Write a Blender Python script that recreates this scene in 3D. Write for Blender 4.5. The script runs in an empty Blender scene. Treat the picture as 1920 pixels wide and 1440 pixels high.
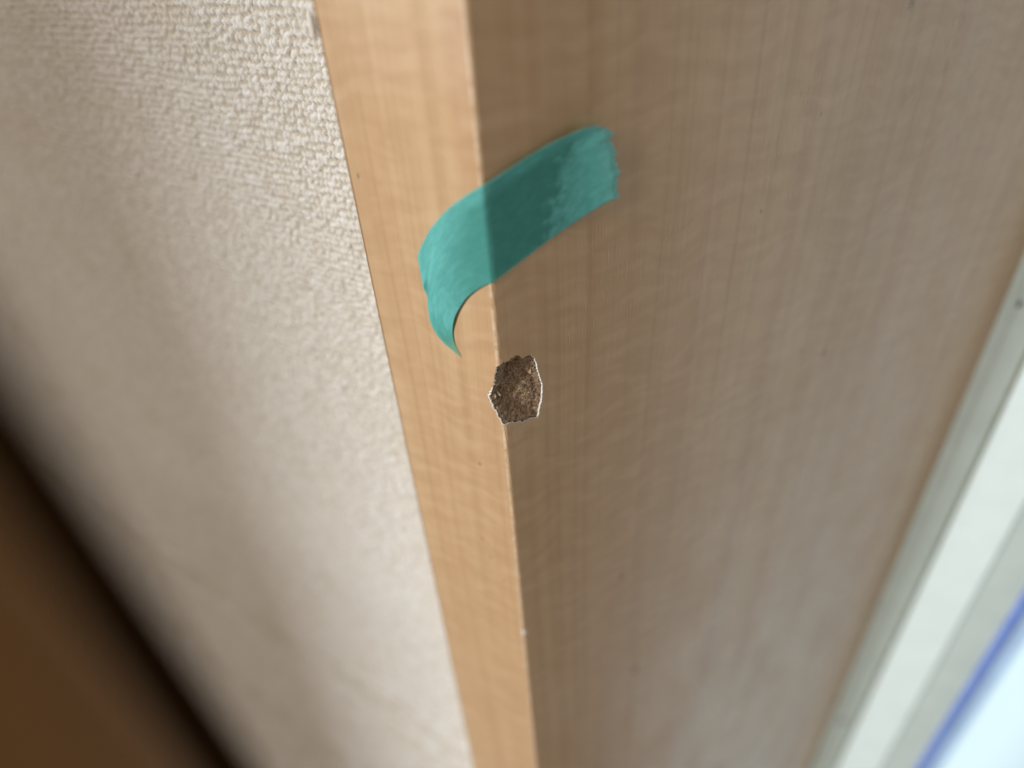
import bpy, bmesh, math, random
import numpy as np
from mathutils import Vector, Matrix
from mathutils.geometry import delaunay_2d_cdt

random.seed(7)
rng = np.random.default_rng(7)
scene = bpy.context.scene
COL = scene.collection

# ------------------------------------------------------------------ camera
cam_data = bpy.data.cameras.new("camera")
cam = bpy.data.objects.new("camera", cam_data)
COL.objects.link(cam)
RIGHT = Vector((0.83857349, 0.54082059, -0.06563229))
DOWN = Vector((0.27091696, -0.51849613, -0.8110276))
FWD = Vector((-0.47265051, 0.66232534, -0.58131458))
m3 = Matrix((RIGHT, -DOWN, -FWD)).transposed()
cam.matrix_world = Matrix.Translation((0.06773735, -0.09093274, 0.08215319)) @ m3.to_4x4()
cam_data.sensor_width = 36.0
cam_data.lens = 1240.0 / 1920.0 * 36.0
cam_data.clip_start = 0.002
cam_data.clip_end = 50
cam_data.dof.use_dof = True
cam_data.dof.focus_distance = 0.141
cam_data.dof.aperture_fstop = 4.6
scene.camera = cam

# ------------------------------------------------------------------ light
world = bpy.data.worlds.new("World")
scene.world = world
world.use_nodes = True
bg = world.node_tree.nodes["Background"]
bg.inputs[0].default_value = (1.0, 0.815, 0.665, 1)
bg.inputs[1].default_value = 0.195

def area(name, loc, target, size, watts, color):
    d = bpy.data.lights.new(name, 'AREA')
    d.shape = 'DISK'
    d.size = size
    d.energy = watts
    d.color = color
    o = bpy.data.objects.new(name, d)
    COL.objects.link(o)
    o.location = loc
    o.rotation_euler = (Vector(target) - Vector(loc)).to_track_quat('-Z', 'Y').to_euler()
    return o

AZ = math.radians(29.5)
LD = 3.0
key = area("room_window_light", (-math.sin(AZ) * LD, -math.cos(AZ) * LD, 0.55), (0, 0, -0.05), 0.25, 75, (0.90, 0.97, 1.0))
AF = math.radians(14.0)
fill = area("room_fill_light", (-math.sin(AF) * 2.6, -math.cos(AF) * 2.6, 1.3), (0, 0, -0.05), 1.1, 24, (1.0, 0.90, 0.78))

vs = scene.view_settings
vs.view_transform = 'Standard'
vs.look = 'None'
vs.exposure = 0
vs.gamma = 1
vs.use_curve_mapping = False
scene.cycles.use_denoising = True
scene.cycles.max_bounces = 8

# ------------------------------------------------------------------ helpers
def new_obj(name, mesh, mat, parent=None):
    o = bpy.data.objects.new(name, mesh)
    COL.objects.link(o)
    if mat is not None:
        mesh.materials.append(mat)
    if parent is not None:
        o.parent = parent
    return o

def from_data(name, verts, faces, mat, parent=None, smooth=False):
    me = bpy.data.meshes.new(name)
    me.from_pydata([tuple(v) for v in verts], [], faces)
    me.update()
    if smooth:
        me.polygons.foreach_set("use_smooth", [True] * len(me.polygons))
    return new_obj(name, me, mat, parent)

def empty(name, loc=(0, 0, 0)):
    o = bpy.data.objects.new(name, None)
    o.location = loc
    o.empty_display_size = 0.01
    COL.objects.link(o)
    return o

def tag(o, label=None, category=None, group=None, kind=None):
    if label: o["label"] = label
    if category: o["category"] = category
    if group: o["group"] = group
    if kind: o["kind"] = kind
    return o

def prism(name, pts, z0, z1, mat, parent=None, bevel=0.0, seg=3):
    """closed XY outline extruded from z0 to z1"""
    bm = bmesh.new()
    vs_ = [bm.verts.new((x, y, z0)) for x, y in pts]
    f = bm.faces.new(vs_)
    r = bmesh.ops.extrude_face_region(bm, geom=[f])
    for v in r['geom']:
        if isinstance(v, bmesh.types.BMVert):
            v.co.z = z1
    bmesh.ops.recalc_face_normals(bm, faces=bm.faces)
    if bevel > 0:
        es = [e for e in bm.edges if abs(e.verts[0].co.z - e.verts[1].co.z) > 1e-6]
        bmesh.ops.bevel(bm, geom=es, offset=bevel, segments=(10 if bevel > 0.01 else seg), profile=0.5, affect='EDGES', clamp_overlap=True)
    me = bpy.data.meshes.new(name)
    bm.to_mesh(me)
    bm.free()
    return new_obj(name, me, mat, parent)

def hash01(i, j, k=0):
    h = np.sin(i * 127.1 + j * 311.7 + k * 74.7) * 43758.5453
    return h - np.floor(h)

def vnoise(x, y, k=0):
    i = np.floor(x); j = np.floor(y)
    fx = x - i; fy = y - j
    fx = fx * fx * (3 - 2 * fx); fy = fy * fy * (3 - 2 * fy)
    a = hash01(i, j, k); b = hash01(i + 1, j, k); c = hash01(i, j + 1, k); d = hash01(i + 1, j + 1, k)
    return (a * (1 - fx) + b * fx) * (1 - fy) + (c * (1 - fx) + d * fx) * fy

# ------------------------------------------------------------------ materials
class NT:
    def __init__(self, name):
        self.mat = bpy.data.materials.new(name)
        self.mat.use_nodes = True
        self.t = self.mat.node_tree
        self.t.nodes.clear()
        self.out = self.n('ShaderNodeOutputMaterial')
    def n(self, typ, **kw):
        nd = self.t.nodes.new(typ)
        for k, v in kw.items():
            setattr(nd, k, v)
        return nd
    def link(self, a, b):
        self.t.links.new(a, b)
    def val(self, sock, v):
        if hasattr(v, 'is_linked') or isinstance(v, bpy.types.NodeSocket):
            self.link(v, sock)
        else:
            sock.default_value = v
    def math(self, op, a, b=0.0, c=0.0, clamp=False):
        nd = self.n('ShaderNodeMath', operation=op, use_clamp=clamp)
        self.val(nd.inputs[0], a); self.val(nd.inputs[1], b); self.val(nd.inputs[2], c)
        return nd.outputs[0]
    def noise(self, vec, scale=1.0, detail=2.0, rough=0.5, dist=0.0):
        nd = self.n('ShaderNodeTexNoise')
        if vec is not None: self.link(vec, nd.inputs['Vector'])
        nd.inputs['Scale'].default_value = scale
        nd.inputs['Detail'].default_value = detail
        nd.inputs['Roughness'].default_value = rough
        nd.inputs['Distortion'].default_value = dist
        return nd.outputs['Fac']
    def mapping(self, vec, scale=(1, 1, 1), loc=(0, 0, 0), rot=(0, 0, 0)):
        nd = self.n('ShaderNodeMapping')
        self.link(vec, nd.inputs['Vector'])
        nd.inputs['Scale'].default_value = scale
        nd.inputs['Location'].default_value = loc
        nd.inputs['Rotation'].default_value = rot
        return nd.outputs[0]
    def remap(self, v, a, b, c=0.0, d=1.0, smooth=True):
        nd = self.n('ShaderNodeMapRange')
        nd.interpolation_type = 'SMOOTHSTEP' if smooth else 'LINEAR'
        self.val(nd.inputs['Value'], v)
        nd.inputs['From Min'].default_value = a; nd.inputs['From Max'].default_value = b
        nd.inputs['To Min'].default_value = c; nd.inputs['To Max'].default_value = d
        return nd.outputs[0]
    def mix(self, fac, a, b):
        nd = self.n('ShaderNodeMix', data_type='RGBA')
        self.val(nd.inputs['Factor'], fac)
        for i, v in ((6, a), (7, b)):
            if isinstance(v, bpy.types.NodeSocket): self.link(v, nd.inputs[i])
            else: nd.inputs[i].default_value = (*v, 1)
        return nd.outputs[2]
    def bump(self, h, strength=0.3, dist=0.0002, normal=None):
        nd = self.n('ShaderNodeBump')
        self.link(h, nd.inputs['Height'])
        nd.inputs['Strength'].default_value = strength
        nd.inputs['Distance'].default_value = dist
        if normal is not None: self.link(normal, nd.inputs['Normal'])
        return nd.outputs[0]
    def principled(self, color, rough=0.5, spec=0.5, normal=None, **kw):
        p = self.n('ShaderNodeBsdfPrincipled')
        if isinstance(color, bpy.types.NodeSocket): self.link(color, p.inputs['Base Color'])
        else: p.inputs['Base Color'].default_value = (*color, 1)
        self.val(p.inputs['Roughness'], rough)
        p.inputs['Specular IOR Level'].default_value = spec
        if normal is not None: self.link(normal, p.inputs['Normal'])
        for k, v in kw.items():
            p.inputs[k].default_value = v
        self.psh = p
        return p.outputs[0]
    def done(self, sh):
        self.link(sh, self.out.inputs['Surface'])
        return self.mat

SPOTS = [(-30.1, 41.7, .55), (-8.5, -25.1, .6), (-10.8, -52.9, .55), (-8.9, -59.3, .6), (-5.2, -67.1, .5), (34.4, -84.8, 1.3),
         (42.5, -142.6, 2.2), (106.4, 60.4, 1.6), (106.1, -30.0, 1.6), (95.6, -26.1, .8), (70.0, 22.0, .5), (84.0, 41.0, .45)]

def wood_print():
    """maple pattern printed foil; UV is metres along the board (x) and up (y)"""
    N = NT("maple_printed_foil")
    uv = N.n('ShaderNodeUVMap').outputs[0]
    sep = N.n('ShaderNodeSeparateXYZ'); N.link(uv, sep.inputs[0])
    s, z = sep.outputs[0], sep.outputs[1]
    # wandering grain direction
    warp = N.noise(N.mapping(uv, (9, 5, 1)), 1.0, 2.0)
    sw = N.math('ADD', s, N.math('MULTIPLY', N.math('SUBTRACT', warp, 0.5), 0.006))
    cmb = N.n('ShaderNodeCombineXYZ'); N.link(sw, cmb.inputs[0]); N.link(z, cmb.inputs[1])
    g = cmb.outputs[0]
    streak = N.noise(N.mapping(g, (260, 2.2, 1)), 1.0, 3.0, 0.6)
    broad = N.noise(N.mapping(g, (105, 1.6, 1), (6, 2, 0)), 1.0, 2.0, 0.5)
    line = N.noise(N.mapping(g, (520, 3.0, 1), (3.1, 1.7, 0)), 1.0, 2.0, 0.5)
    fine = N.noise(N.mapping(g, (1700, 22, 1), (9, 4, 0)), 1.0, 2.0, 0.6)
    # curly figure: short bands lying across the grain
    cw = N.math('ADD', z, N.math('MULTIPLY', N.math('SUBTRACT', N.noise(N.mapping(uv, (60, 30, 1), (2, 3, 0)), 1.0, 1.0), 0.5), 0.010))
    cc = N.n('ShaderNodeCombineXYZ'); N.link(s, cc.inputs[0]); N.link(cw, cc.inputs[1])
    curl = N.noise(N.mapping(cc.outputs[0], (46, 260, 1), (2, 6, 0)), 1.0, 1.5, 0.45)
    curl2 = N.noise(N.mapping(cc.outputs[0], (120, 300, 1), (5, 2, 0)), 1.0, 1.0, 0.5)
    cloud = N.noise(N.mapping(uv, (16, 7, 1), (1, 8, 0)), 1.0, 2.0)
    c = N.mix(N.remap(cloud, 0.3, 0.7), (0.605, 0.390, 0.212), (0.67, 0.443, 0.250))
    c = N.mix(N.math('MULTIPLY', N.remap(streak, 0.44, 0.72), 0.34), c, (0.47, 0.265, 0.135))
    c = N.mix(N.math('MULTIPLY', N.remap(broad, 0.46, 0.68), 0.42), c, (0.50, 0.262, 0.130))
    c = N.mix(N.math('MULTIPLY', N.remap(line, 0.50, 0.74), 0.33), c, (0.43, 0.235, 0.115))
    c = N.mix(N.math('MULTIPLY', N.remap(curl, 0.38, 0.68), 0.30), c, (0.50, 0.29, 0.15))
    c = N.mix(N.math('MULTIPLY', N.remap(curl2, 0.44, 0.72), 0.21), c, (0.80, 0.56, 0.36))
    c = N.mix(N.math('MULTIPLY', N.remap(fine, 0.5, 0.85), 0.14), c, (0.46, 0.25, 0.115))
    # brown line where the foil turns in against the wall
    jn = N.math('SUBTRACT', 1.0, N.remap(N.math('ABSOLUTE', N.math('ADD', s, 0.0327)), 0.0003, 0.0009))
    c = N.mix(N.math('MULTIPLY', jn, 0.75), c, (0.20, 0.105, 0.05))
    # foil stretched pale along the outer bend, scuffed
    scuff = N.noise(N.mapping(uv, (300, 420, 1)), 1.0, 3.0, 0.7)
    band = N.math('SUBTRACT', 1.0, N.remap(N.math('ABSOLUTE', N.math('ADD', s, 0.0004)), 0.0001, 0.0006))
    c = N.mix(N.math('MULTIPLY', band, N.remap(scuff, 0.3, 0.7, 0.0, 0.75)), c, (0.86, 0.70, 0.52))
    # specks of dirt, own shapes
    wob = N.noise(N.mapping(uv, (1600, 1600, 1)), 1.0, 2.0)
    dirt = None
    for (ss, zz, rr) in SPOTS:
        dx = N.math('MULTIPLY', N.math('SUBTRACT', s, ss * 1e-3), 1.0)
        dz = N.math('MULTIPLY', N.math('SUBTRACT', z, zz * 1e-3), 0.7)
        d = N.math('SQRT', N.math('ADD', N.math('MULTIPLY', dx, dx), N.math('MULTIPLY', dz, dz)))
        d = N.math('ADD', d, N.math('MULTIPLY', N.math('SUBTRACT', wob, 0.5), rr * 1.6e-3))
        v = N.math('SUBTRACT', 1.0, N.remap(d, rr * 0.3e-3, rr * 1.0e-3))
        dirt = v if dirt is None else N.math('MAXIMUM', dirt, v)
    c = N.mix(N.math('MULTIPLY', dirt, 0.48), c, (0.16, 0.09, 0.05))
    vor = N.n('ShaderNodeTexVoronoi'); N.link(uv, vor.inputs['Vector']); vor.inputs['Scale'].default_value = 62
    fl = N.math('SUBTRACT', 1.0, N.remap(vor.outputs['Distance'], 0.008, 0.016))
    c = N.mix(N.math('MULTIPLY', fl, 0.7), c, (0.85, 0.78, 0.68))
    # embossed pores: short vertical dashes
    pores = N.noise(N.mapping(g, (2300, 190, 1), (4, 4, 0)), 1.0, 2.0, 0.6)
    patch = N.remap(N.noise(N.mapping(uv, (60, 40, 1), (7, 3, 0)), 1.0, 2.0), 0.45, 0.62)
    hgt = N.math('ADD', N.math('MULTIPLY', N.math('MULTIPLY', N.remap(pores, 0.55, 0.72), patch), 1.0), N.math('MULTIPLY', fine, 0.25))
    nrm = N.bump(hgt, 0.55, 0.00007)
    wav = N.noise(N.mapping(uv, (45, 16, 1)), 1.0, 2.0)
    nrm = N.bump(wav, 0.12, 0.0006, nrm)
    rough = N.remap(N.noise(N.mapping(uv, (55, 30, 1)), 1.0, 3.0), 0.3, 0.7, 0.27, 0.37)
    return N.done(N.principled(c, rough, 0.72, nrm))

def fibreboard():
    N = NT("raw_fibreboard")
    co = N.n('ShaderNodeTexCoord').outputs['Object']
    a = N.noise(N.mapping(co, (900, 900, 1700)), 1.0, 4.0, 0.7, 1.2)
    b = N.noise(N.mapping(co, (260, 260, 330)), 1.0, 3.0, 0.6)
    c = N.mix(N.remap(a, 0.33, 0.7), (0.135, 0.080, 0.045), (0.48, 0.335, 0.22))
    c = N.mix(N.math('MULTIPLY', N.remap(b, 0.5, 0.7), 0.45), c, (0.16, 0.075, 0.035))
    nrm = N.bump(a, 0.7, 0.0003)
    return N.done(N.principled(c, 0.95, 0.1, nrm))

def simple(name, col, rough=0.6, spec=0.4, nscale=None, namp=0.12, bump=0.0, bdist=0.0002, **kw):
    N = NT(name)
    co = N.n('ShaderNodeTexCoord').outputs['Object']
    c = col
    nrm = None
    if nscale:
        nz = N.noise(co, nscale, 3.0, 0.6)
        c = N.mix(N.remap(nz, 0.25, 0.75), tuple(x * (1 - namp) for x in col), tuple(min(1, x * (1 + namp)) for x in col))
        if bump: nrm = N.bump(nz, bump, bdist)
    return N.done(N.principled(c, rough, spec, nrm, **kw))

def weave_mat():
    N = NT("woven_cream_wallcovering")
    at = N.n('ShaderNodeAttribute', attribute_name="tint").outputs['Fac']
    co = N.n('ShaderNodeTexCoord').outputs['Object']
    fib = N.noise(N.mapping(co, (1500, 1500, 2600)), 1.0, 3.0, 0.65, 0.8)
    blot = N.noise(co, 38, 3.0, 0.6)
    c = N.mix(at, (0.60, 0.53, 0.43), (0.93, 0.915, 0.89))  # gaps between beads coloured darker, recess shade put into the tint
    c = N.mix(N.math('MULTIPLY', N.remap(fib, 0.55, 0.8), 0.35), c, (0.58, 0.48, 0.35))
    c = N.mix(N.math('MULTIPLY', N.remap(blot, 0.5, 0.75), 0.25), c, (0.66, 0.56, 0.43))
    # coarse slubs take over far away where the yarns are no longer modelled
    sl = N.noise(N.mapping(co, (190, 190, 330)), 1.0, 3.0, 0.6)
    nrm = N.bump(sl, 0.25, 0.0006)
    nrm = N.bump(fib, 0.8, 0.00014, nrm)
    p = N.principled(c, 0.9, 0.15, nrm)
    N.psh.inputs['Sheen Weight'].default_value = 0.15
    return N.done(p)

def tape_mat():
    N = NT("teal_crepe_paper_tape")
    uv = N.n('ShaderNodeUVMap').outputs[0]
    crepe = N.noise(N.mapping(uv, (420, 700, 1), (0, 0, 0), (0, 0, 0.5)), 1.0, 4.0, 0.65, 0.4)
    crepe2 = N.noise(N.mapping(uv, (420, 900, 1)), 1.0, 3.0, 0.6)
    sep = N.n('ShaderNodeSeparateXYZ'); N.link(uv, sep.inputs[0])
    u, v = sep.outputs[0], sep.outputs[1]
    edge = N.noise(N.mapping(uv, (330, 330, 1)), 1.0, 3.0, 0.6)
    # area wetted by the adhesive: starts at the bend, ends unevenly before the torn end
    lim = N.math('ADD', N.math('ADD', 0.0150, N.math('MULTIPLY', N.math('SUBTRACT', edge, 0.5), 0.016)), N.math('MULTIPLY', N.math('SUBTRACT', v, 0.008), 0.30))
    wet = N.math('MULTIPLY', N.math('SUBTRACT', 1.0, N.remap(N.math('SUBTRACT', u, lim), -0.0022, 0.0022)), N.remap(u, -0.0105, -0.0005))
    wet = N.math('MULTIPLY', wet, N.math('SUBTRACT', 1.0, N.remap(v, 0.0142, 0.0168, 0.0, 0.6)))
    c = N.mix(N.remap(crepe, 0.3, 0.75), (0.17, 0.60, 0.565), (0.25, 0.75, 0.715))
    c = N.mix(N.math('MULTIPLY', N.math('MULTIPLY', wet, N.remap(edge, 0.3, 0.7, 0.75, 1.15)), 0.55), c, (0.145, 0.46, 0.42))
    fray = N.n('ShaderNodeAttribute', attribute_name='fray').outputs['Fac']
    c = N.mix(N.math('MULTIPLY', fray, 0.38), c, (0.62, 0.86, 0.82))
    thin = N.math('MULTIPLY', N.math('SUBTRACT', 1.0, N.remap(v, 0.0, 0.0085)), N.remap(u, -0.0155, -0.0105, 1.0, 0.0))
    nrm = N.bump(N.math('ADD', crepe, N.math('MULTIPLY', crepe2, 0.6)), 0.4, 0.00012)
    p = N.principled(c, 0.68, 0.25, nrm)
    tl = N.n('ShaderNodeBsdfTranslucent'); N.link(c, tl.inputs[0])
    m1 = N.n('ShaderNodeMixShader'); m1.inputs[0].default_value = 0.28
    N.link(p, m1.inputs[1]); N.link(tl.outputs[0], m1.inputs[2])
    tr = N.n('ShaderNodeBsdfTransparent'); N.link(N.mix(thin, (0.52, 0.87, 0.83), (0.88, 0.96, 0.93)), tr.inputs[0])
    m2 = N.n('ShaderNodeMixShader')
    N.link(N.math('ADD', N.math('ADD', 0.12, N.math('MULTIPLY', thin, 0.70)), N.math('MULTIPLY', wet, 0.33)), m2.inputs[0])
    N.link(m1.outputs[0], m2.inputs[1]); N.link(tr.outputs[0], m2.inputs[2])
    return N.done(m2.outputs[0])

def cabinet_wood():
    N = NT("brown_stained_wood")
    co = N.n('ShaderNodeTexCoord').outputs['Object']
    g = N.noise(N.mapping(co, (14, 22, 1.6)), 1.0, 4.0, 0.6, 0.6)
    c = N.mix(N.remap(g, 0.3, 0.7), (0.17, 0.064, 0.011), (0.24, 0.095, 0.018))
    return N.done(N.principled(c, 0.45, 0.35, N.bump(g, 0.15, 0.002)))

M_WOOD = wood_print()
M_CORE = fibreboard()
M_PAPER = simple("torn_white_paper", (0.84, 0.80, 0.74), 0.9, 0.1, 2500, 0.1, 0.4, 0.00005)
M_FIBRE = simple("pale_wood_fibre", (0.58, 0.43, 0.30), 0.8, 0.2, 900, 0.35)
M_WEAVE = weave_mat()
M_TAPE = tape_mat()
M_CAB = cabinet_wood()
M_EDGESHADE = simple("painted_shade_edge", (0.020, 0.0075, 0.0012), 0.9, 0.03, 30, 0.2)  # shade of the board edge put into a near-black colour
M_WHITE = simple("white_coated_aluminium", (0.86, 0.98, 0.965), 0.38, 0.5, 60, 0.03, 0.1, 0.0003)
M_GREY = simple("pale_grey_green_frame_edge", (0.78, 0.90, 0.86), 0.5, 0.4, 60, 0.04, 0.1, 0.0003)
M_GASKET = simple("sooty_sealant_line", (0.22, 0.20, 0.13), 0.7, 0.3, 200, 0.3)
M_BLUE = simple("blue_glazing_gasket", (0.20, 0.32, 0.80), 0.5, 0.4, 100, 0.1)
M_PALEBLUE = simple("pale_blue_film_border", (0.50, 0.70, 0.95), 0.3, 0.5, 40, 0.05)
M_SOOT = simple("black_grime", (0.06, 0.065, 0.055), 0.8, 0.2, 900, 0.3)
M_PLASTER = simple("wall_board", (0.6, 0.58, 0.54), 0.9, 0.2, 80, 0.1)
def pane_mat():
    N = NT("bright_frosted_pane")
    p = N.principled((0.35, 0.42, 0.45), 0.35, 0.3)
    N.psh.inputs['Emission Color'].default_value = (0.70, 0.92, 1.0, 1)
    N.psh.inputs['Emission Strength'].default_value = 0.70
    return N.done(p)
M_PANE = pane_mat()

# ------------------------------------------------------------------ wall with woven wallcovering
WY = 0.013
ZT, ZB = 0.60, -1.60
wall = prism("wall", [(-0.98, WY + 0.0012), (-0.0325, WY + 0.0012), (-0.0325, 0.10), (-0.98, 0.10)], ZB, ZT, M_PLASTER)
tag(wall, kind='structure')

def graded(lo, hi, step, far, growth, dirn):
    """fine steps between lo and hi, then growing steps out to far (dirn -1 or +1)"""
    a = list(np.arange(lo, hi, step))
    st = step; x = (lo if dirn < 0 else a[-1])
    ext = []
    while (x > far if dirn < 0 else x < far):
        st = min(st * growth, 0.01); x += dirn * st; ext.append(x)
    return np.array(ext[::-1] + a) if dirn < 0 else np.array(a + ext)
xs = graded(-0.215, -0.0326, 0.00027, -0.98, 1.012, -1)
zs = graded(-0.125, 0.098, 0.00029, ZB, 1.012, -1)
zs = np.concatenate([zs, zs[-1] + np.cumsum(0.00029 * 1.3 ** np.arange(1, 27))])
Xg, Zg = np.meshgrid(xs, zs)
dxs = np.gradient(xs); dzs = np.gradient(zs)
res = np.maximum(*np.meshgrid(dxs, dzs))
PX, PZ = 0.00150, 0.00168
u = Xg / PX + 0.55 * (vnoise(Xg * 90, Zg * 130, 1) - 0.5) + 0.25 * (vnoise(Xg * 420, Zg * 420, 2) - 0.5)
v = Zg / PZ + 0.60 * (vnoise(Xg * 70, Zg * 150, 3) - 0.5) + 0.30 * (vnoise(Xg * 420, Zg * 420, 4) - 0.5)
iu = np.floor(u); iv = np.floor(v)
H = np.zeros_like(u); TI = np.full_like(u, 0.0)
for di in (-1, 0, 1):
    for dj in (-1, 0, 1):
        ci = iu + di; cj = iv + dj
        h1 = hash01(ci, cj, 11); h2 = hash01(ci, cj, 12); h3 = hash01(ci, cj, 13); h4 = hash01(ci, cj, 14)
        du = u - ci - 0.5 - 0.36 * (h1 - 0.5); dv = v - cj - 0.5 - 0.36 * (h2 - 0.5)
        par = np.mod(ci + cj, 2)
        ang = (h3 - 0.5) * 1.3 + np.where(par > 0, 0.5, -0.25)
        ca, sa = np.cos(ang), np.sin(ang)
        p = du * ca + dv * sa; q = -du * sa + dv * ca
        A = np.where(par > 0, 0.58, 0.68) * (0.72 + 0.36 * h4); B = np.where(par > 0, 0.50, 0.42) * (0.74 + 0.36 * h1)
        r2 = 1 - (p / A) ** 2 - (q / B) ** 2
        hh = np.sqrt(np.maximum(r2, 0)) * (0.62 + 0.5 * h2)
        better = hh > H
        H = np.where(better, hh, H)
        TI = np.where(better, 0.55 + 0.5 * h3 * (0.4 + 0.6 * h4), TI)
H += 0.20 * (vnoise(Xg * 1900 + Zg * 900, Zg * 1900 - Xg * 600, 5) - 0.5)
H += 0.14 * (vnoise(Xg * 3300, Zg * 3300, 6) - 0.5)
amp = 0.00076 * np.clip(1.0 - (res - 0.0004) / 0.0006, 0, 1)
Yg = WY - H * amp - 0.00076 * 0.45 * (1 - amp / 0.00076)
nz, nx = Xg.shape
verts = np.stack([Xg, Yg, Zg], -1).reshape(-1, 3)
idx = np.arange(nz * nx).reshape(nz, nx)
quads = np.stack([idx[:-1, :-1], idx[:-1, 1:], idx[1:, 1:], idx[1:, :-1]], -1).reshape(-1, 4)
me = bpy.data.meshes.new("wallpaper")
me.vertices.add(len(verts)); me.vertices.foreach_set("co", verts.ravel().astype(np.float32))
me.loops.add(quads.size); me.loops.foreach_set("vertex_index", quads.ravel().astype(np.int32))
me.polygons.add(len(quads)); me.polygons.foreach_set("loop_start", np.arange(0, quads.size, 4, dtype=np.int32))
me.polygons.foreach_set("loop_total", np.full(len(quads), 4, np.int32))
me.update(calc_edges=True)
me.polygons.foreach_set("use_smooth", np.ones(len(quads), bool))
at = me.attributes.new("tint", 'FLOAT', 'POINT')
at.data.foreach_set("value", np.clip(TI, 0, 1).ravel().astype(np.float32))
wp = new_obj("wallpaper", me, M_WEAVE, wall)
tag(wp, kind='stuff')

# ------------------------------------------------------------------ casing: printed foil wrapped on fibreboard
TURN = math.radians(180 - 118.17296)
RD = Vector((math.cos(TURN), math.sin(TURN)))
RLEN = 0.2076
CR = 0.0009      # radius of the outer bend
LR = 0.0006      # radius of the bend next to the wall
FW = 0.0330
ta = CR * math.tan(TURN / 2); La = CR * TURN
tb = LR * 1.0; Lb = LR * math.pi / 2
S_F0 = -(La / 2) - (FW - ta - tb)     # s where the flat front begins
S_L0 = S_F0 - Lb                       # s where the side begins

def surf(s):
    """(x, y, nx, ny) of the casing surface at arc length s (0 = outer bend)"""
    if s >= La / 2:
        d = ta + s - La / 2
        return RD.x * d, RD.y * d, RD.y, -RD.x
    if s >= -La / 2:
        a = (s + La / 2) / CR
        return -ta + CR * math.sin(a), CR - CR * math.cos(a), math.sin(a), -math.cos(a)
    if s >= S_F0:
        return -ta + (s + La / 2), 0.0, 0.0, -1.0
    if s >= S_L0:
        a = (S_F0 - s) / LR
        return -FW + tb - LR * math.sin(a), LR - LR * math.cos(a), -math.sin(a), -math.cos(a)
    return -FW, LR + (S_L0 - s), -1.0, 0.0

CHIP = [(-0.84, 5.38), (0.05, 6.23), (0.94, 6.6), (2.37, 6.46), (3.19, 6.96), (3.98, 7.17), (4.64, 6.96), (5.66, 5.97), (6.64, 5.97), (7.44, 6.08), (8.28, 4.94), (8.61, 3.57), (9.0, 1.3), (9.33, -0.33), (9.68, -1.78), (9.86, -3.17), (9.7, -4.89), (9.55, -6.63), (9.18, -7.85), (8.8, -9.07), (8.4, -10.75), (8.04, -11.35), (6.89, -10.91), (5.85, -10.68), (5.11, -10.65), (4.36, -10.88), (3.55, -10.47), (2.72, -10.33), (1.52, -9.83), (0.71, -9.65), (-0.45, -9.73), (-0.92, -8.99), (-1.26, -7.97), (-1.6, -6.96), (-2.38, -6.11), (-2.69, -4.88), (-3.02, -3.88), (-3.23, -2.85), (-2.65, -1.34), (-2.38, -0.16), (-1.9, 0.85), (-1.58, 2.02), (-1.2, 3.82)]
def densify(poly, step, jag):
    out = []
    for k, (a, b) in enumerate(zip(poly, poly[1:] + poly[:1])):
        L = math.dist(a, b); n = max(1, int(L / step))
        for i in range(n):
            t = i / n
            x = a[0] + (b[0] - a[0]) * t; y = a[1] + (b[1] - a[1]) * t
            smooth_side = a[0] > 7.6
            j = jag * (0.45 if smooth_side else 1.0)
            out.append((x + random.gauss(0, j), y + random.gauss(0, j)))
    return out
HOLE = densify(CHIP, 0.28, 0.13)
HOLE = [(x * 1e-3, y * 1e-3) for x, y in HOLE]
HN = np.array(HOLE)
def inside(px, py):
    x0, y0 = HN[:, 0], HN[:, 1]; x1, y1 = np.roll(x0, -1), np.roll(y0, -1)
    c = ((y0 > py) != (y1 > py)) & (px < (x1 - x0) * (py - y0) / (y1 - y0 + 1e-15) + x0)
    return bool(np.count_nonzero(c) % 2)
def dist_hole(px, py):
    a = HN; b = np.roll(HN, -1, axis=0); p = np.array((px, py))
    ab = b - a; t = np.clip(((p - a) * ab).sum(1) / ((ab ** 2).sum(1) + 1e-15), 0, 1)
    return float(np.sqrt((((a + ab * t[:, None]) - p) ** 2).sum(1)).min())

casing = empty("window_casing", (0, 0, 0))
tag(casing, "maple-print wooden window casing with a chipped corner exposing brown fibreboard", "window casing", kind="thing")

cols = [S_L0 - 0.028, S_L0] + [S_L0 + Lb * k / 4 for k in range(1, 4)] + [S_F0]
cols += [-0.02, -0.011, -0.0055]
arc = [-La / 2 + La * k / 7 for k in range(8)]
cols += arc + [0.0125, 0.03, 0.08, RLEN]
zrow = [ZB, -0.8, -0.4, -0.25] + [-0.2 + 0.0026 * k for k in range(115)] + [0.12, 0.2, ZT]
pts = []; edges = []
hole_ids = list(range(len(HOLE)))
pts += [Vector(p) for p in HOLE]
edges += [(i, (i + 1) % len(HOLE)) for i in hole_ids]
for s in cols:
    base = len(pts)
    pts += [Vector((s, z)) for z in zrow]
    edges += [(base + i, base + i + 1) for i in range(len(zrow) - 1)]
nr = len(zrow); b0 = len(HOLE)
for ci in range(len(cols) - 1):
    for r in (0, nr - 1):
        edges.append((b0 + ci * nr + r, b0 + (ci + 1) * nr + r))
ov, oe, of, _, _, _ = delaunay_2d_cdt(pts, edges, [], 0, 1e-7)
faces = []
for f in of:
    cx = sum(ov[i].x for i in f) / len(f); cy = sum(ov[i].y for i in f) / len(f)
    if not inside(cx, cy):
        faces.append(tuple(f))
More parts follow.
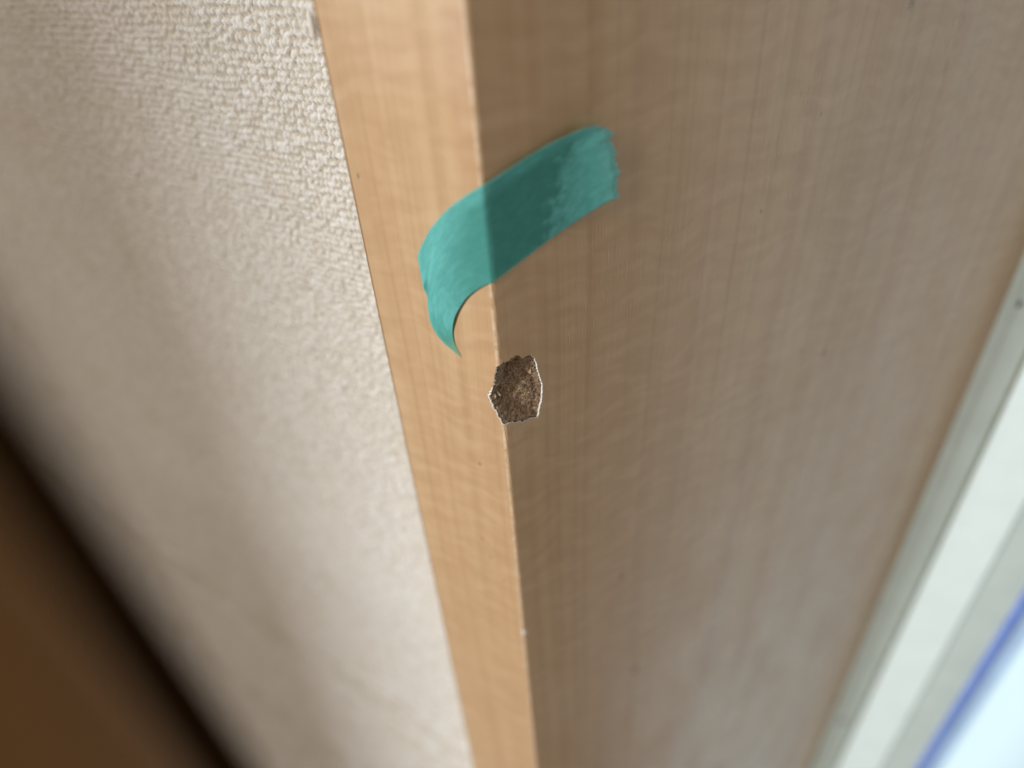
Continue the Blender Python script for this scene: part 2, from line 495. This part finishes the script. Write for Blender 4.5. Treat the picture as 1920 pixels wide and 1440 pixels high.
def lift(s, z):
    """foil stands a little proud of the board right beside the break"""
    if -0.006 < s < 0.0125 and -0.014 < z < 0.010:
        d = dist_hole(s, z)
        return 0.00012 * math.exp(-(d / 0.0007) ** 2)
    return 0.0
V3 = []
for p in ov:
    x, y, nx_, ny_ = surf(p.x)
    l = lift(p.x, p.y)
    if abs(p.x) < La / 2 + 1e-6 and -0.21 < p.y < 0.1:
        l -= max(0.0, random.gauss(0.0, 0.00006))
    V3.append((x + nx_ * l, y + ny_ * l, p.y))
foil = from_data("printed_foil", V3, faces, M_WOOD, casing)
bm = bmesh.new(); bm.from_mesh(foil.data)
bmesh.ops.recalc_face_normals(bm, faces=bm.faces)
bm.to_mesh(foil.data); bm.free()
uvl = foil.data.uv_layers.new(name="UVMap")
for lp in foil.data.loops:
    p = ov[lp.vertex_index]
    uvl.data[lp.index].uv = (p.x, p.y)

# torn paper rim: down into the break and a frayed white lip around it
rim_v = []; rim_f = []; wall_v = []
n = len(HOLE)
nrm2 = []
area2 = 0.5 * sum(HOLE[i][0] * HOLE[(i + 1) % n][1] - HOLE[(i + 1) % n][0] * HOLE[i][1] for i in range(n))
sgn = 1 if area2 > 0 else -1
for i in range(n):
    a = HOLE[i - 2]; b = HOLE[(i + 2) % n]
    t = Vector((b[0] - a[0], b[1] - a[1])).normalized()
    nrm2.append(Vector((t.y, -t.x)) * sgn)
wob = [random.random() for _ in range(n)]
wob = [(wob[i - 1] + wob[i] + wob[(i + 1) % n]) / 3 for i in range(n)]
for i, (s, z) in enumerate(HOLE):
    right = max(0.0, min(1.0, (s - 0.0072) / 0.0012))
    left = 1.0 if (s < -0.0021 and z < -0.0008) else (0.75 if s < -0.0004 and z < 0 else 0.0)
    low = 0.7 if z < -0.0095 else 0.0
    w = (0.00001 + 0.00012 * max(right, 0.0) + 0.00040 * left + 0.00012 * low) * (0.35 + 1.3 * wob[i])
    curl = 0.00003 + 0.00018 * max(right, left, low * 0.5)
    o = (s + nrm2[i].x * w, z + nrm2[i].y * w)
    x, y, a, b = surf(o[0]); rim_v.append((x + a * 0.00004, y + b * 0.00004, o[1]))
    x, y, a, b = surf(s); rim_v.append((x + a * curl, y + b * curl, z))
    q = (s - nrm2[i].x * 0.00010, z - nrm2[i].y * 0.00010)
    x, y, a, b = surf(q[0]); rim_v.append((x + a * (curl - 0.00003), y + b * (curl - 0.00003), q[1]))
    dd = 0.00002 + 0.00022 * max(right, left * 0.6)
    x, y, a, b = surf(q[0]); rim_v.append((x - a * dd, y - b * dd, q[1]))
    wall_v.append(rim_v[-1]); x, y, a, b = surf(q[0]); wall_v.append((x - a * 0.0011, y - b * 0.0011, q[1]))
for i in range(n):
    j = (i + 1) % n
    for k in range(3):
        rim_f.append((i * 4 + k, i * 4 + k + 1, j * 4 + k + 1, j * 4 + k))
rim = from_data("torn_paper_edge", rim_v, rim_f, M_PAPER, casing)
from_data("break_wall", wall_v, [(i * 2, i * 2 + 1, ((i + 1) % n) * 2 + 1, ((i + 1) % n) * 2) for i in range(n)], M_CORE, casing)
tag(rim, "torn white paper edge around the chip")

# raw fibreboard inside the break
NM = Vector((math.sin(TURN / 2), -math.cos(TURN / 2)))
gs = np.arange(-0.0042, 0.0110, 0.00013); gz = np.arange(-0.0125, 0.0084, 0.00013)
cv = []; core_h = {}
def core_point(s, z):
    x, y, a, b = surf(s)
    d = dist_hole(s, z); ins = inside(s, z)
    w = min(1.0, d / 0.0022) if ins else 0.0
    w = w * w * (3 - 2 * w)
    corner = max(0.0, 0.0022 - 0.35 * abs(s - 0.0004)) if abs(s) < 0.008 else 0.0
    X = np.array([s]); Zz = np.array([z])
    nn = (vnoise(X * 700, Zz * 700, 21)[0] - 0.5) * 0.9 + (vnoise(X * 1800, Zz * 1800, 22)[0] - 0.5) * 0.6 + (vnoise(X * 4000, Zz * 3000, 23)[0] - 0.5) * 0.4
    ledge = 0.0007 * (vnoise(X * 330 + Zz * 250, Zz * 300, 24)[0])
    dep = 0.00042 + w * (0.0007 + ledge + 0.8 * corner) + (0.00052 * nn * (0.25 + 0.75 * w) if ins else 0.0003)
    return x - NM.x * dep, y - NM.y * dep, z
for z in gz:
    for s in gs:
        cv.append(core_point(float(s), float(z)))
ns_ = len(gs)
cf = [(j * ns_ + i, j * ns_ + i + 1, (j + 1) * ns_ + i + 1, (j + 1) * ns_ + i) for j in range(len(gz) - 1) for i in range(ns_ - 1)]
core = from_data("fibreboard_core", cv, cf, M_CORE, casing, smooth=True)
tag(core, "rough brown fibreboard exposed in the chip")

# loose fibres standing out of the raw board
def tube(verts, faces, path, r):
    base = len(verts); m = len(path)
    for k, p in enumerate(path):
        t = (Vector(path[min(k + 1, m - 1)]) - Vector(path[max(k - 1, 0)])).normalized()
        a = t.orthogonal().normalized(); b = t.cross(a)
        rr = r * (1.0 if 0 < k < m - 1 else 0.4)
        for q in range(3):
            an = q * 2.0944
            verts.append(tuple(Vector(p) + a * math.cos(an) * rr + b * math.sin(an) * rr))
    for k in range(m - 1):
        for q in range(3):
            q2 = (q + 1) % 3
            faces.append((base + k * 3 + q, base + k * 3 + q2, base + (k + 1) * 3 + q2, base + (k + 1) * 3 + q))
fv, ff = [], []
cnt = 0
while cnt < 1300:
    s = random.uniform(-0.0032, 0.0098); z = random.uniform(-0.0113, 0.007)
    if not inside(s, z) or dist_hole(s, z) < 0.0003: continue
    dense = 0.35 + 0.65 * min(1, max(0, (s - 0.0) / 0.007)) if z > -0.006 else 0.9
    if random.random() > dense: continue
    L = random.choice([0.0007, 0.0011, 0.0016, 0.0026]); an = random.uniform(0, math.pi); bend = random.gauss(0, 0.9)
    path = []
    for k in range(5):
        t = (k / 4 - 0.5)
        aa = an + bend * t
        ps = s + math.cos(aa) * L * t; pz = z + math.sin(aa) * L * t
        x, y, zz = core_point(ps, pz)
        up = 0.00008 + 0.00022 * random.random() * (1 - 4 * t * t)
        path.append((x + NM.x * up, y + NM.y * up, zz))
    tube(fv, ff, path, random.uniform(0.000022, 0.00005)); cnt += 1
for (s, z, an, L) in [(0.0093, -0.0052, 0.1, 0.0028), (0.0096, -0.0030, 0.7, 0.0016), (0.0095, -0.0062, -0.6, 0.0014), (0.0084, -0.0100, -0.3, 0.0010), (0.0004, -0.0099, -1.2, 0.0010)]:
    path = []
    for k in range(6):
        t = k / 5
        aa = an + 0.7 * t
        x, y, a, b = surf(s + math.cos(aa) * L * t)
        up = 0.0002 + 0.0003 * math.sin(t * 2.6)
        path.append((x + a * up, y + b * up, z + math.sin(aa) * L * t))
    tube(fv, ff, path, 0.000022)
fib = from_data("fibres", fv, ff, M_FIBRE, casing)
tag(fib, "pale loose wood fibres in the chip", kind='stuff')

def splinter(s, z, L, w, ang, up):
    x, y, zz = core_point(s, z)
    c = Vector((x + NM.x * up, y + NM.y * up, zz))
    xa, ya, na, nb = surf(0.004)
    tx = Vector((math.cos(TURN / 2), math.sin(TURN / 2), 0)); tz = Vector((0, 0, 1)); nn = Vector((NM.x, NM.y, 0))
    a = tx * math.cos(ang) + tz * math.sin(ang); b = -tx * math.sin(ang) + tz * math.cos(ang)
    P = [(-.5, -.35, 0), (-.2, -.5, .1), (.25, -.3, .25), (.5, -.05, .45), (.42, .12, .45), (.1, .42, .2), (-.35, .5, .05)]
    top = [c + a * p[0] * L + b * p[1] * w + nn * p[2] * w for p in P]
    bot = [v - nn * 0.00012 for v in top]
    m = len(P)
    fs = [tuple(range(m)), tuple(range(2 * m - 1, m - 1, -1))] + [(i, m + i, m + (i + 1) % m, (i + 1) % m) for i in range(m)]
    return from_data("splinter", top + bot, fs, M_FIBRE, casing)
splinter(-0.0014, -0.0026, 0.0024, 0.0007, -0.95, 0.0004)
splinter(-0.0022, -0.0032, 0.0017, 0.0009, -1.3, 0.0002)
splinter(0.0070, 0.0012, 0.0014, 0.0006, 1.3, 0.0002)
splinter(0.0040, -0.0078, 0.0011, 0.0003, 0.3, 0.0003)

# small nick lower on the outer bend
x, y, a, b = surf(0.0)
nv = []
for k in range(14):
    an = k / 14 * math.tau
    rr = 0.0009 * (0.6 + 0.7 * random.random())
    ss = math.cos(an) * rr * 1.1; zz = -0.087 + math.sin(an) * rr * 1.3
    x, y, a, b = surf(ss); nv.append((x + a * 0.00006, y + b * 0.00006, zz))
x, y, a, b = surf(0.0); nv.append((x + a * 0.00022, y + b * 0.00022, -0.087))
from_data("nick", nv, [(k, (k + 1) % 14, 14) for k in range(14)], M_PAPER, casing)

# scrap of wallcovering caught on the casing edge by the wall
sv = []
for k in range(10):
    for j in range(12):
        th = math.pi * (k + 0.5) / 10; ph = math.tau * j / 12
        r = 0.0009 * (0.92 + 0.16 * random.random())
        sv.append((-0.0333 + r * 0.9 * math.sin(th) * math.cos(ph), -0.0006 + r * 0.8 * math.sin(th) * math.sin(ph), 0.0680 + r * 2.3 * math.cos(th)))
sf = [(k * 12 + j, k * 12 + (j + 1) % 12, (k + 1) * 12 + (j + 1) % 12, (k + 1) * 12 + j) for k in range(9) for j in range(12)]
scrap = from_data("wallpaper_scrap", sv, sf + [tuple(range(12)), tuple(range(108, 120))], M_PAPER, None, smooth=True)
bm = bmesh.new(); bm.from_mesh(scrap.data); bmesh.ops.recalc_face_normals(bm, faces=bm.faces); bm.to_mesh(scrap.data); bm.free()
tag(scrap, "small frayed white scrap on the casing edge by the wallpaper", "paper scrap")

# ------------------------------------------------------------------ masking tape
TT = [(0.06, 0.0, 44.06), (-1.47, -2.0, 43.1), (-3.04, -4.0, 41.86), (-4.46, -5.3, 40.57), (-6.09, -6.0, 38.82), (-7.71, -6.5, 36.96), (-9.08, -6.6, 35.03), (-11.17, -6.0, 32.53), (-13.09, -5.0, 30.13)]
TB = [(-0.32, 0.0, 25.13), (-1.7, -1.5, 24.51), (-2.57, -3.0, 23.89), (-3.46, -4.2, 22.89), (-4.35, -5.0, 21.35), (-4.99, -5.6, 19.98), (-5.59, -6.0, 18.26), (-6.21, -6.0, 15.8), (-6.7, -5.4, 12.85), (-6.97, -4.4, 10.55), (-7.19, -3.0, 7.58)]
TL = [(-13.09, -5.0, 30.13), (-14.21, -3.8, 27.39), (-14.78, -3.0, 24.97), (-14.31, -3.0, 23.08), (-13.22, -3.8, 21.82), (-12.54, -4.8, 19.6), (-12.56, -5.0, 16.28), (-11.61, -5.0, 13.78), (-10.37, -4.6, 11.49), (-8.64, -4.0, 9.57), (-7.19, -3.0, 7.58)]
EYE = Vector((0.06773735, -0.09093274, 0.08215319))
SAG = 0.07     # how far the free end still stands off the casing
def toward(p):
    q = (p - EYE); k = (p.y * (SAG if p.z > 0.018 else SAG * 0.4) - 0.00012 - EYE.y) / q.y
    return EYE + q * k
def curve(pts_):
    P = [toward(Vector(p) * 1e-3) for p in pts_]
    # the tail end lies almost against the casing
    d = [0]
    for a, b in zip(P, P[1:]): d.append(d[-1] + (b - a).length)
    def at_(t):
        x = max(0.0, min(1.0, t)) * d[-1]
        k = 0
        while k < len(d) - 2 and d[k + 1] < x: k += 1
        f = (x - d[k]) / (d[k + 1] - d[k])
        p0 = P[max(k - 1, 0)]; p1 = P[k]; p2 = P[k + 1]; p3 = P[min(k + 2, len(P) - 1)]
        return 0.5 * ((2 * p1) + (p2 - p0) * f + (2 * p0 - 5 * p1 + 4 * p2 - p3) * f * f + (3 * p1 - p0 - 3 * p2 + p3) * f ** 3)
    return at_
cT, cB, cL = curve(TT), curve(TB), curve(TL)
off = 0.00035
def onR(s, z, h=0.0):
    return Vector((RD.x * s + RD.y * (off + h), RD.y * s - RD.x * (off + h), z))
NU, NV, NR = 44, 68, 22
e_top = onR(0.0003, 0.04403); e_bot = onR(-0.0001, 0.02514)
def e_line(t): return e_top.lerp(e_bot, t)
grid = []; uvs = []
# free part: Coons patch between the bend (u=0) and the curled torn end (u=1)
nrmR = Vector((RD.y, -RD.x, 0)) * off
for i in range(NU):
    uu = i / NU
    uu = 1 - uu                       # start at free end
    row = []; ruv = []
    for j in range(NV + 1):
        t = j / NV
        top = cT(uu) + nrmR * (1 - uu); bot = cB(uu) + nrmR * (1 - uu)
        c = (top.lerp(bot, t) + e_line(t).lerp(cL(t), uu)
             - (e_top.lerp(cL(0), uu)).lerp(e_bot.lerp(cL(1), uu), t))
        # gentle belly so the free part is not a flat patch
        c += Vector((0, -1, 0)) * 0.0005 * math.sin(math.pi * t) * math.sin(math.pi * uu)
        c += Vector((-0.3, -1, 0.2)) * 0.0009 * math.exp(-((uu - 0.93 + 0.5 * (t - 0.3)) / 0.06) ** 2 - ((t - 0.30) / 0.09) ** 2)
        row.append(c); ruv.append((-uu * 0.016, (1 - t) * 0.018))
    grid.append(row); uvs.append(ruv)
TEND = [(20.8, 50.35), (23.15, 49.72), (25.33, 48.28), (24.36, 47.33), (25.79, 45.03), (25.54, 43.51), (26.76, 41.06), (26.29, 38.71), (26.68, 36.1)]
def tend(t_):
    f = t_ * (len(TEND) - 1); k = min(int(f), len(TEND) - 2); f -= k
    a, b = TEND[k], TEND[k + 1]
    return (a[0] + (b[0] - a[0]) * f) * 1e-3, (a[1] + (b[1] - a[1]) * f) * 1e-3
for i in range(NR + 1):
    uu = i / NR
    row = []; ruv = []
    for j in range(NV + 1):
        t = j / NV
        a_ = (1 - t) ** 3; b_ = 3 * t * (1 - t) ** 2; c_ = 3 * t * t * (1 - t); d_ = t ** 3
        s_end = (20.8 * a_ + 26.6 * b_ + 25.6 * c_ + 26.6 * d_) * 1e-3 - 0.0003
        z_end = (50.35 * a_ + 47.6 * b_ + 41.5 * c_ + 36.1 * d_) * 1e-3
        s = (0.0003 - 0.0004 * t) * (1 - uu) + s_end * uu
        z = (0.04403 + (0.02514 - 0.04403) * t) * (1 - uu) + z_end * uu
        # top edge bows slightly
        z += 0.0005 * math.sin(math.pi * uu) * (1 - t)
        if i == NR - 1:
            s, z = (s * 0.5 + tend(t)[0] * 0.5), (z * 0.5 + tend(t)[1] * 0.5)
        if i == NR:
            s, z = tend(t)
            s += 0.0003 + random.choice((-0.00005, 0.0, 0.0002, 0.0004)) + random.gauss(0, 0.00012)
            z += random.gauss(0, 0.00006)
        us = max(0.0, s - 0.0095 - 0.003 * t) / (0.0165 - 0.003 * t)
        lift_ = (0.0027 - 0.0007 * t) * us ** 1.7
        lift_ += 0.0006 * max(0.0, 1 - t / 0.14) * min(1, uu * 4)
        row.append(onR(s, z, lift_)); ruv.append((s, (1 - t) * 0.018))
    grid.append(row); uvs.append(ruv)
tv = [p for row in grid for p in row]; tu = [p for row in uvs for p in row]
w_ = NV + 1
tf = [(i * w_ + j, i * w_ + j + 1, (i + 1) * w_ + j + 1, (i + 1) * w_ + j) for i in range(len(grid) - 1) for j in range(NV)]
tape = from_data("masking_tape", tv, tf, M_TAPE, None, smooth=True)
ul = tape.data.uv_layers.new(name="UVMap")
for lp in tape.data.loops:
    ul.data[lp.index].uv = tu[lp.vertex_index]
fr = tape.data.attributes.new('fray', 'FLOAT', 'POINT')
for i_ in range(len(grid)):
    for j_ in range(w_):
        e_ = 1.0 if i_ >= len(grid) - 1 else (0.3 if i_ == len(grid) - 2 else 0.0)
        if j_ in (0, NV): e_ = max(e_, 0.6)
        fr.data[i_ * w_ + j_].value = e_
sm = tape.modifiers.new("solid", 'SOLIDIFY'); sm.thickness = 0.00009; sm.offset = 0
tag(tape, "strip of translucent teal masking tape peeling off the wooden casing", "masking tape")

# ------------------------------------------------------------------ window at the deep end of the reveal
win = empty("window", (0.098, 0.183, 0))
tag(win, "white aluminium window frame with bright frosted pane at the end of the wooden reveal", "window", kind="thing")
def wprism(name, pts, mat, bevel=0.0, z0=ZB, z1=ZT):
    o = prism(name, [(x - 0.098, y - 0.183) for x, y in pts], z0, z1, mat, win, bevel)
    return o
wprism("frame_edge", [(0.0962, 0.1800), (0.1092, 0.1872), (0.1092, 0.215), (0.0962, 0.215)], M_GREY)
wprism("corner_cover_strip", [(0.0957, 0.1784), (0.0972, 0.1791), (0.1003, 0.1816), (0.1000, 0.1835), (0.0965, 0.1815)], M_GREY)  # pale strip added to cover the dark shaded corner line
wprism("sealant", [(0.1093, 0.1838), (0.1100, 0.1838), (0.1100, 0.2148), (0.1093, 0.2148)], M_GASKET)
wprism("sash_profile", [(0.1101, 0.1832), (0.1310, 0.1832), (0.1310, 0.214), (0.1101, 0.214)], M_WHITE, 0.0011)
wprism("glazing_bead", [(0.1312, 0.1850), (0.1490, 0.1945), (0.1490, 0.213), (0.1312, 0.213)], M_GREY)
wprism("blue_gasket", [(0.1492, 0.1935), (0.1528, 0.1935), (0.1528, 0.212), (0.1492, 0.212)], M_BLUE, 0.0006)
wprism("film_border", [(0.1530, 0.1990), (0.1610, 0.1990), (0.1610, 0.210), (0.1530, 0.210)], M_PALEBLUE)
pane = wprism("pane", [(0.1612, 0.2000), (0.75, 0.2000), (0.75, 0.206), (0.1612, 0.206)], M_PANE)
def blob(name, x, y, z, rx, rz, mat):
    v_ = []; seg = 16
    for k in range(seg):
        an = k / seg * math.tau; q = 0.7 + 0.6 * random.random()
        v_.append((x - 0.098 + math.cos(an) * rx * q, y - 0.183 + math.cos(an) * rx * q * 0.55, z + math.sin(an) * rz * q))
    v_.append((x - 0.098 + 0.0002, y - 0.183 - 0.0005, z))
    return from_data(name, v_, [(k, (k + 1) % seg, seg) for k in range(seg)], mat, win)
blob("grime_spot", 0.1002, 0.1819, -0.0457, 0.0011, 0.0019, M_SOOT)
blob("grime_spot", 0.1022, 0.1830, -0.3394, 0.0011, 0.0024, M_SOOT)

# ------------------------------------------------------------------ unseen block added far left to shade the left part of the wall
blocker = prism("shade_block", [(-0.60, -0.94), (-0.60, 0.0125), (-0.97, 0.0125), (-0.97, -0.94)], ZB, ZT, M_PLASTER, None, 0.003)
for v_ in blocker.data.vertices:
    if v_.co.y < -0.6:
        v_.co.y -= (v_.co.z - 0.1) * 0.17  # front leans so the edge of its cast shadow tilts
tag(blocker, kind='structure')

# ------------------------------------------------------------------ brown board standing close to the lens
board = empty("wooden_board", (0.0386, -0.0838, 0))
tag(board, "dark brown wooden board with an edge coloured dark as shade, heavily blurred in the lower left corner", "board", kind="thing")
prism("panel", [(0.0, -0.0455), (0.0, -0.0030), (-0.016, -0.0030), (-0.016, -0.0455)], -1.0, 0.35, M_CAB, board, 0.0008)
prism("edge_shade_strip", [(0.0001, -0.0029), (0.0001, 0.0), (-0.0161, 0.0), (-0.0161, -0.0029)], -1.0, 0.35, M_EDGESHADE, board, 0.0006)  # dark strip stands in for shade along the board edge
